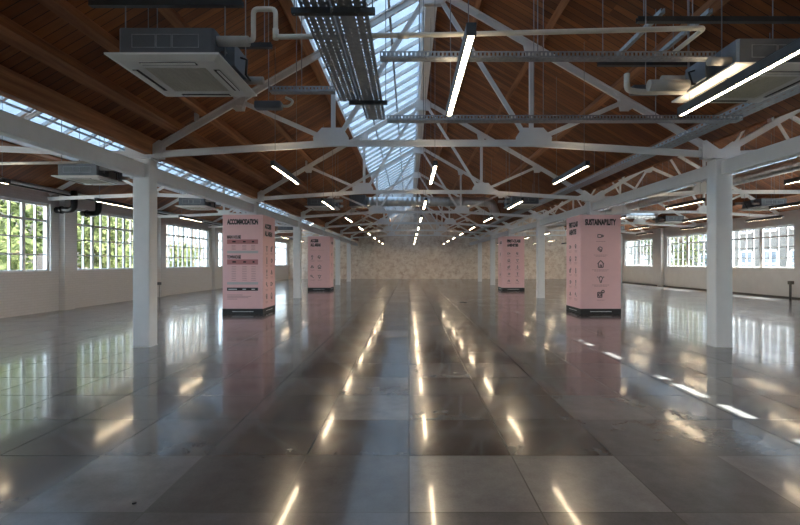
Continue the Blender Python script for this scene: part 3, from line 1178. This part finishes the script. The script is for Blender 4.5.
PW, PH, PB = 1.17, 2.89, 0.155      # width, height, height of the black plinth


class Face:
    """Draws on one side of a poster box: u across from its left edge, v up from the floor."""
    def __init__(self, panel, side):
        self.p, self.side = panel, side
        h = PW / 2
        self.org, self.ax, self.nrm = {'front': (Vector((-h, -h, 0)), Vector((1, 0, 0)), Vector((0, -1, 0))),
                                       'right': (Vector((h, -h, 0)), Vector((0, 1, 0)), Vector((1, 0, 0))),
                                       'left': (Vector((-h, h, 0)), Vector((0, -1, 0)), Vector((-1, 0, 0))),
                                       'back': (Vector((h, h, 0)), Vector((-1, 0, 0)), Vector((0, 1, 0)))}[side]

    def pt(self, u, v, d=0.003):
        return self.org + self.ax * u + Vector((0, 0, v)) + self.nrm * d

    def text(self, txt, u, v, w, h, mat='ink', bold=0.02, name='lettering'):
        me = text_mesh(txt, w, h, bold)
        for q in me.vertices:
            q.co = self.pt(u + q.co.x, v + q.co.y)
        me.materials.clear()
        me.materials.append(M[mat])
        me.name = name
        o = bpy.data.objects.new(name, me)
        COL.objects.link(o)
        o.parent = self.p
        return o

    def rects(self, rs, mat, name, d=0.002):
        m = MB()
        for u0, u1, v0, v1 in rs:
            m.add([self.pt(u0, v0, d), self.pt(u1, v0, d), self.pt(u1, v1, d), self.pt(u0, v1, d)], [(0, 1, 2, 3)])
        o = m.build(name, mat, self.p)
        return o

    def lines(self, polys, t, mat, name):
        m = MB()
        for pl in polys:
            for a, b in zip(pl, pl[1:]):
                m.bar(self.pt(*a, 0.002), self.pt(*b, 0.002), t, 0.002, tuple(self.nrm.cross((Vector(self.pt(*b)) - Vector(self.pt(*a))).normalized())))
        return m.build(name, mat, self.p)


def arc(u, v, r, a0, a1, n=12, ry=None):
    ry = ry or r
    return [(u + r * math.cos(math.radians(a0 + (a1 - a0) * i / n)), v + ry * math.sin(math.radians(a0 + (a1 - a0) * i / n))) for i in range(n + 1)]


def caption(f, u, v, w, rows=2, name='caption'):
    rs = []
    for r in range(rows):
        ww = w * (1.0 if r == 0 else 0.75)
        x = u - ww / 2
        while x < u + ww / 2 - 0.01:
            l = random.uniform(0.03, 0.07)
            rs.append((x, min(x + l, u + ww / 2), v - r * 0.035, v - r * 0.035 + 0.014))
            x += l + 0.014
    f.rects(rs, 'rosepale', name)


def icon(f, k, u, v, s):
    """Small line drawings: plug, leaf, house, plant, bottle, cup, lamp, chair, drop, key."""
    k %= 10
    if k == 0:
        pl = [[(u - s, v - s * .5), (u - s, v + s * .5), (u + s * .2, v + s * .5), (u + s * .2, v - s * .5), (u - s, v - s * .5)], [(u + s * .2, v), (u + s * 1.1, v)], arc(u + s * .5, v, s * .35, 90, -90)]
    elif k == 1:
        pl = [arc(u - s * .2, v + s * .1, s * .7, 20, 200), [(u - s * .8, v - s * .1), (u, v - s * .8), (u + s * .5, v + s * .3)], [(u - s * .6, v + .3 * s), (u + s * .4, v - s * .6)]]
    elif k == 2:
        pl = [[(u - s * .9, v), (u, v + s), (u + s * .9, v)], [(u - s * .7, v + .1 * s), (u - s * .7, v - s), (u + s * .7, v - s), (u + s * .7, v + .1 * s)], [(u - s * .2, v - s), (u - s * .2, v - .3 * s), (u + s * .2, v - .3 * s), (u + s * .2, v - s)]]
    elif k == 3:
        pl = [arc(u, v + s * .2, s * .5, -40, 220), [(u - s * .3, v - s * .2), (u - s * .15, v - s), (u + s * .15, v - s), (u + s * .3, v - s * .2)], [(u - s, v + s * .6), (u - s * .7, v + s * .5)], [(u + s, v + s * .6), (u + s * .7, v + s * .5)]]
    elif k == 4:
        pl = [[(u - s * .8, v - s * .9), (u - s * .8, v + s * .4), (u + s * .3, v + s * .4), (u + s * .3, v - s * .9), (u - s * .8, v - s * .9)], arc(u - s * .25, v - s * .25, s * .35, 0, 360), arc(u + s * .6, v + s * .6, s * .35, 0, 360), [(u + s * .2, v + s * .4), (u + s * .5, v + s * .3)]]
    elif k == 5:
        pl = [[(u - s * .3, v - s), (u - s * .3, v + .3 * s), (u - s * .12, v + .6 * s), (u - .12 * s, v + s), (u + .12 * s, v + s), (u + .12 * s, v + .6 * s), (u + s * .3, v + .3 * s), (u + s * .3, v - s), (u - s * .3, v - s)]]
    elif k == 6:
        pl = [[(u - s * .6, v + s * .5), (u - s * .45, v - s * .6), (u + s * .4, v - s * .6), (u + s * .55, v + s * .5), (u - s * .6, v + s * .5)], arc(u + s * .6, v, s * .3, 90, -90)]
    elif k == 7:
        pl = [[(u, v - s), (u, v + s * .2)], arc(u, v + s * .5, s * .4, 0, 360), [(u - s * .4, v - s), (u + s * .4, v - s)]]
    elif k == 8:
        pl = [[(u - s * .8, v - s * .6), (u, v + s * .7), (u + s * .8, v - s * .6), (u - s * .8, v - s * .6)], [(u, v - .3 * s), (u, v + .2 * s)]]
    else:
        pl = [arc(u - s * .4, v + s * .3, s * .4, 0, 360), [(u - .1 * s, v), (u + s * .6, v - s * .7), (u + s * .8, v - s * .5)]]
    f.lines(pl, s * 0.22, 'ink', 'icon')


def small_rows(f, cols, rows, v0, dv, s, k0):
    k = k0
    for r in range(rows):
        for u in cols:
            v = v0 - r * dv
            icon(f, k, u, v, s)
            caption(f, u, v - s - 0.06, 0.24, 2)
            k += 1


def plinth_print(f, pl):
    x = PW * 0.24
    rs = []
    while x < PW * 0.76:
        l = random.uniform(0.015, 0.03)
        rs.append((x, x + l, PB * 0.42, PB * 0.55))
        x += l + 0.008
    g_ = Face(pl, f.side)
    g_.rects(rs, 'whiteprint', 'small_print', 0.0085)


def draw(kind, f):
    if kind == 'accommodation':
        f.text('ACCOMMODATION', 0.13, 2.60, 0.90, 0.165, bold=0.035)
        f.text('MAIN HOUSE', 0.13, 2.19, 0.40, 0.10, bold=0.03)
        f.rects([(0.13, 1.03, 2.04, 2.17)], 'rose', 'table_band')
        f.rects([(0.28, 0.38, 2.085, 2.125), (0.59, 0.67, 2.085, 2.125), (0.85, 0.92, 2.085, 2.125)], 'ink', 'table_heading', 0.003)
        f.rects([(u, u + 0.12, v, v + 0.012) for u in (0.26, 0.57, 0.83) for v in (1.99, 1.95, 1.91, 1.87)], 'rosepale', 'price_lettering')
        f.rects([(0.13, 1.03, 1.77, 1.84)], 'palegrey', 'total_band')
        f.text('TOWNHOUSE', 0.13, 1.61, 0.40, 0.10, bold=0.03)
        f.rects([(0.13, 1.03, 1.44, 1.59)], 'rose', 'table_band')
        f.rects([(0.28, 0.39, 1.495, 1.54), (0.60, 0.68, 1.495, 1.54), (0.87, 0.93, 1.495, 1.54)], 'ink', 'table_heading', 0.003)
        f.rects([(u, u + 0.13, v, v + 0.012) for u in (0.26, 0.57, 0.83) for v in (1.38, 1.33, 1.28, 1.23, 1.18, 1.13, 1.08, 1.03, 0.98)], 'rosepale', 'price_lettering')
        f.rects([(0.13, 1.03, 0.86, 0.93)], 'palegrey', 'total_band')
        f.rects([(0.13, 1.03, 0.68, 0.77)], 'ink', 'total_band')
        f.rects([(0.17, 0.42, 0.71, 0.735), (0.58, 0.68, 0.71, 0.735), (0.84, 0.94, 0.71, 0.735)], 'whiteprint', 'price_lettering', 0.004)
        f.rects([(0.13, 0.13 + w, v, v + 0.014) for v, w in ((0.55, 0.45), (0.51, 0.70), (0.47, 0.62), (0.43, 0.30))], 'rosepale', 'caption')
    elif kind == 'sustainability':
        f.text('SUSTAINABILITY', 0.13, 2.58, 0.90, 0.185, bold=0.03)
        for i, (v, s) in enumerate(((2.27, 0.085), (1.88, 0.09), (1.46, 0.10), (1.02, 0.10), (0.59, 0.11))):
            icon(f, i, PW / 2, v, s)
            caption(f, PW / 2, v - s - 0.08, (0.26, 0.40, 0.50, 0.50, 0.22)[i], (1, 2, 2, 2, 1)[i])
    elif kind == 'access':
        f.text('ACCESS', 0.14, 2.57, 0.42, 0.17, bold=0.04)
        f.text('ALL AREAS', 0.14, 2.35, 0.54, 0.17, bold=0.04)
        caption(f, 0.30, 2.15, 0.34, 1)
        caption(f, 0.72, 2.15, 0.30, 1)
        for r, v in enumerate((1.78, 1.28, 0.76)):
            for u in (0.23, 0.62):
                icon(f, 5 + r + int(u * 10), u, v, 0.10)
                caption(f, u + 0.02, v - 0.19, 0.26, 2)
    elif kind == 'access_side':
        f.text('ACCESS', 0.16, 2.50, 0.62, 0.15, bold=0.04)
        f.text('ALL AREAS', 0.16, 2.28, 0.72, 0.15, bold=0.04)
        small_rows(f, (0.36, 0.82), 5, 1.92, 0.36, 0.09, 3)
    elif kind == 'amenities':
        f.text('FIRST-CLASS', 0.24, 2.56, 0.72, 0.165, bold=0.04)
        f.text('AMENITIES', 0.24, 2.34, 0.60, 0.165, bold=0.04)
        small_rows(f, (0.34, 0.80), 5, 1.98, 0.36, 0.075, 0)
    else:
        f.text('ACCESS', 0.45, 2.5, 0.5, 0.14, bold=0.04)
        small_rows(f, (0.6,), 3, 1.95, 0.55, 0.085, 4)


def poster_box(x, y, faces, lab):
    root = empty('poster_box', (x, y, 0))
    tag(root, lab, 'poster box', 'pink poster boxes around columns')
    h, t = PW / 2, 0.02
    geo = {'front': (-h, h, -h, -h + t), 'back': (-h, h, h - t, h), 'left': (-h, -h + t, -h + t, h - t), 'right': (h - t, h, -h + t, h - t)}
    m = MB()
    q = h + 0.005
    for (x0, x1, y0, y1) in ((-q, q, -q, -h + t), (-q, q, h - t, q), (-q, -h + t, -h + t, h - t), (h - t, q, -h + t, h - t)):
        m.box(x0, x1, y0, y1, 0, PB)
    pl = m.build('plinth', 'ink', root)
    for side, (x0, x1, y0, y1) in geo.items():
        p = MB().box(x0, x1, y0, y1, PB, PH).build('poster_panel', 'pink', root)
        f = Face(p, side)
        plinth_print(f, pl)
        if side in faces:
            draw(faces[side], f)
    m = MB()        # closing lid with a hole for the column
    for (x0, x1, y0, y1) in ((-h + t, -0.16, -h + t, h - t), (0.16, h - t, -h + t, h - t), (-0.16, 0.16, -h + t, -0.14), (-0.16, 0.16, 0.14, h - t)):
        m.box(x0, x1, y0, y1, PH - 0.03, PH - 0.01)
    m.build('top_board', 'pink', root)
    return root


poster_box(XL - 0.09, YS[1], {'front': 'accommodation', 'right': 'access_side'}, 'pink poster box headed ACCOMMODATION with price tables, black plinth')
poster_box(XR - 0.01, YS[1], {'front': 'sustainability', 'left': 'amenities'}, 'pink poster box headed SUSTAINABILITY with a column of icons, black plinth')
poster_box(XL - 0.06, YS[3], {'front': 'access', 'right': 'other'}, 'smaller-looking pink poster box headed ACCESS ALL AREAS, farther along the hall')
poster_box(XR - 0.02, YS[3], {'front': 'amenities', 'left': 'other'}, 'smaller-looking pink poster box headed FIRST-CLASS AMENITIES, farther along the hall')

# ------------------------------------------------------------------ outside
def tree(x, y, h, r, mat, lab, seed, n=1500, low=0.4):
    rnd = random.Random(seed)
    root = empty('garden_tree', (x, y, -0.26))
    tag(root, lab, 'tree', 'trees outside the windows')
    tr = MB()
    tr.tube([(0, 0, 0), (0.08, 0.05, h * 0.3), (-0.05, 0.1, h * 0.6), (0.05, 0, h * 0.9)], [0.16, 0.13, 0.09, 0.03], 8)
    for i in range(7):
        a = rnd.uniform(0, 6.28)
        z = h * rnd.uniform(0.25, 0.7)
        tr.tube([(0, 0, z), (r * 0.4 * math.cos(a), r * 0.4 * math.sin(a), z + h * 0.1), (r * 0.8 * math.cos(a), r * 0.8 * math.sin(a), z + h * 0.14)], [0.06, 0.04, 0.015], 6)
    tr.build('trunk', 'trunk', root, smooth=True)
    m = MB()
    blobs = [(Vector((rnd.uniform(-.6, .6) * r, rnd.uniform(-.6, .6) * r, rnd.uniform(low, h * 0.9))), rnd.uniform(0.35, 0.6) * r) for _ in range(16)]
    for i in range(n):
        c, br = blobs[i % len(blobs)]
        d = Vector((rnd.gauss(0, 1), rnd.gauss(0, 1), rnd.gauss(0, 1))).normalized() * br * rnd.uniform(0.5, 1.0)
        p = c + d
        if p.z < 0.1:
            p.z = rnd.uniform(0.1, 0.5)
        u = Vector((rnd.gauss(0, 1), rnd.gauss(0, 1), rnd.gauss(0, 1))).normalized()
        w = u.orthogonal().normalized()
        s = rnd.uniform(0.09, 0.19)
        m.add([p - u * s, p + w * s * 0.5, p + u * s, p - w * s * 0.5], [(0, 1, 2, 3)])
    m.build('foliage', mat, root)
    return root


tree(-14.6, 15.0, 5.6, 2.2, 'leafa', 'leafy green tree outside the foremost leafy window', 1, 2600)
tree(-18.0, 19.5, 6.8, 2.4, 'leafb', 'tall deep green tree between the first two leafy windows', 2, 2600)
tree(-14.4, 20.3, 4.6, 1.6, 'leafa', 'bright green tree filling the near half of the second leafy window', 3, 2200)
tree(-17.5, 27.0, 5.0, 1.7, 'leafa', 'small light green tree before the pale house', 4, 1500)
tree(-15.5, 31.0, 3.0, 1.4, 'leafa', 'low light green bush tree outside the third leafy window', 5, 1200)
tree(21.0, 34.5, 5.4, 1.6, 'leafa', 'slender green tree outside the smooth white wall, between two houses', 6, 1400)
tree(22.5, 40.5, 5.8, 2.0, 'leafb', 'green tree farther outside the smooth white wall', 7, 1500)


def house(x, y0, y1, depth, h, sgn, lab, nwin, nfl, mat='stone'):
    """Terraced house; sgn is the side its front looks to."""
    root = empty('terraced_house', (x, (y0 + y1) / 2, -0.26))
    tag(root, lab, 'house', 'houses outside the windows')
    L = (y1 - y0) / 2
    xa, xb = sorted((0, -sgn * depth))
    MB().box(xa, xb, -L, L, 0, h).build('walls', mat, root)
    m = MB()
    xm = -sgn * depth / 2
    for s in (0,):
        vs = [(xa - .2, -L, h), (xb + .2, -L, h), (xm, -L, h + 2.2), (xa - .2, L, h), (xb + .2, L, h), (xm, L, h + 2.2)]
        m.add(vs, [(0, 1, 2), (3, 5, 4), (0, 2, 5, 3), (1, 4, 5, 2), (0, 3, 4, 1)])
    m.build('roof', 'slate', root)
    for i in range(nwin):
        for j in range(nfl):
            yy = -L + (i + 0.5) * 2 * L / nwin
            zz = 0.9 + j * 2.7
            w = MB()
            x0, x1 = sorted((0, sgn * 0.06))
            for a, b, c, d in ((-.55, -.45, 0, 1.6), (.45, .55, 0, 1.6), (-.55, .55, 0, .08), (-.55, .55, 1.52, 1.6), (-.5, .5, .77, .83), (-.03, .03, 0, 1.6)):
                w.box(x0, x1, yy + a, yy + b, zz + c, zz + d)
            fr = w.build('window_frame', 'sash', root)
            x0, x1 = sorted((sgn * 0.005, sgn * 0.02))
            MB().box(x0, x1, yy - .5, yy + .5, zz, zz + 1.6).build('window_pane', 'darkglass', fr)
    return root


house(-20.0, 27.5, 46.0, 7, 7.5, 1, 'terraced house beyond the leafy trees', 8, 2, 'darkenedwall')
house(21.5, 20.0, 31.5, 7, 7.5, -1, 'pale stone terraced house close outside the smooth white wall', 6, 2)
house(25.5, 35.0, 58.0, 7, 7.5, -1, 'pale stone terraced house farther along outside the smooth white wall', 9, 2)
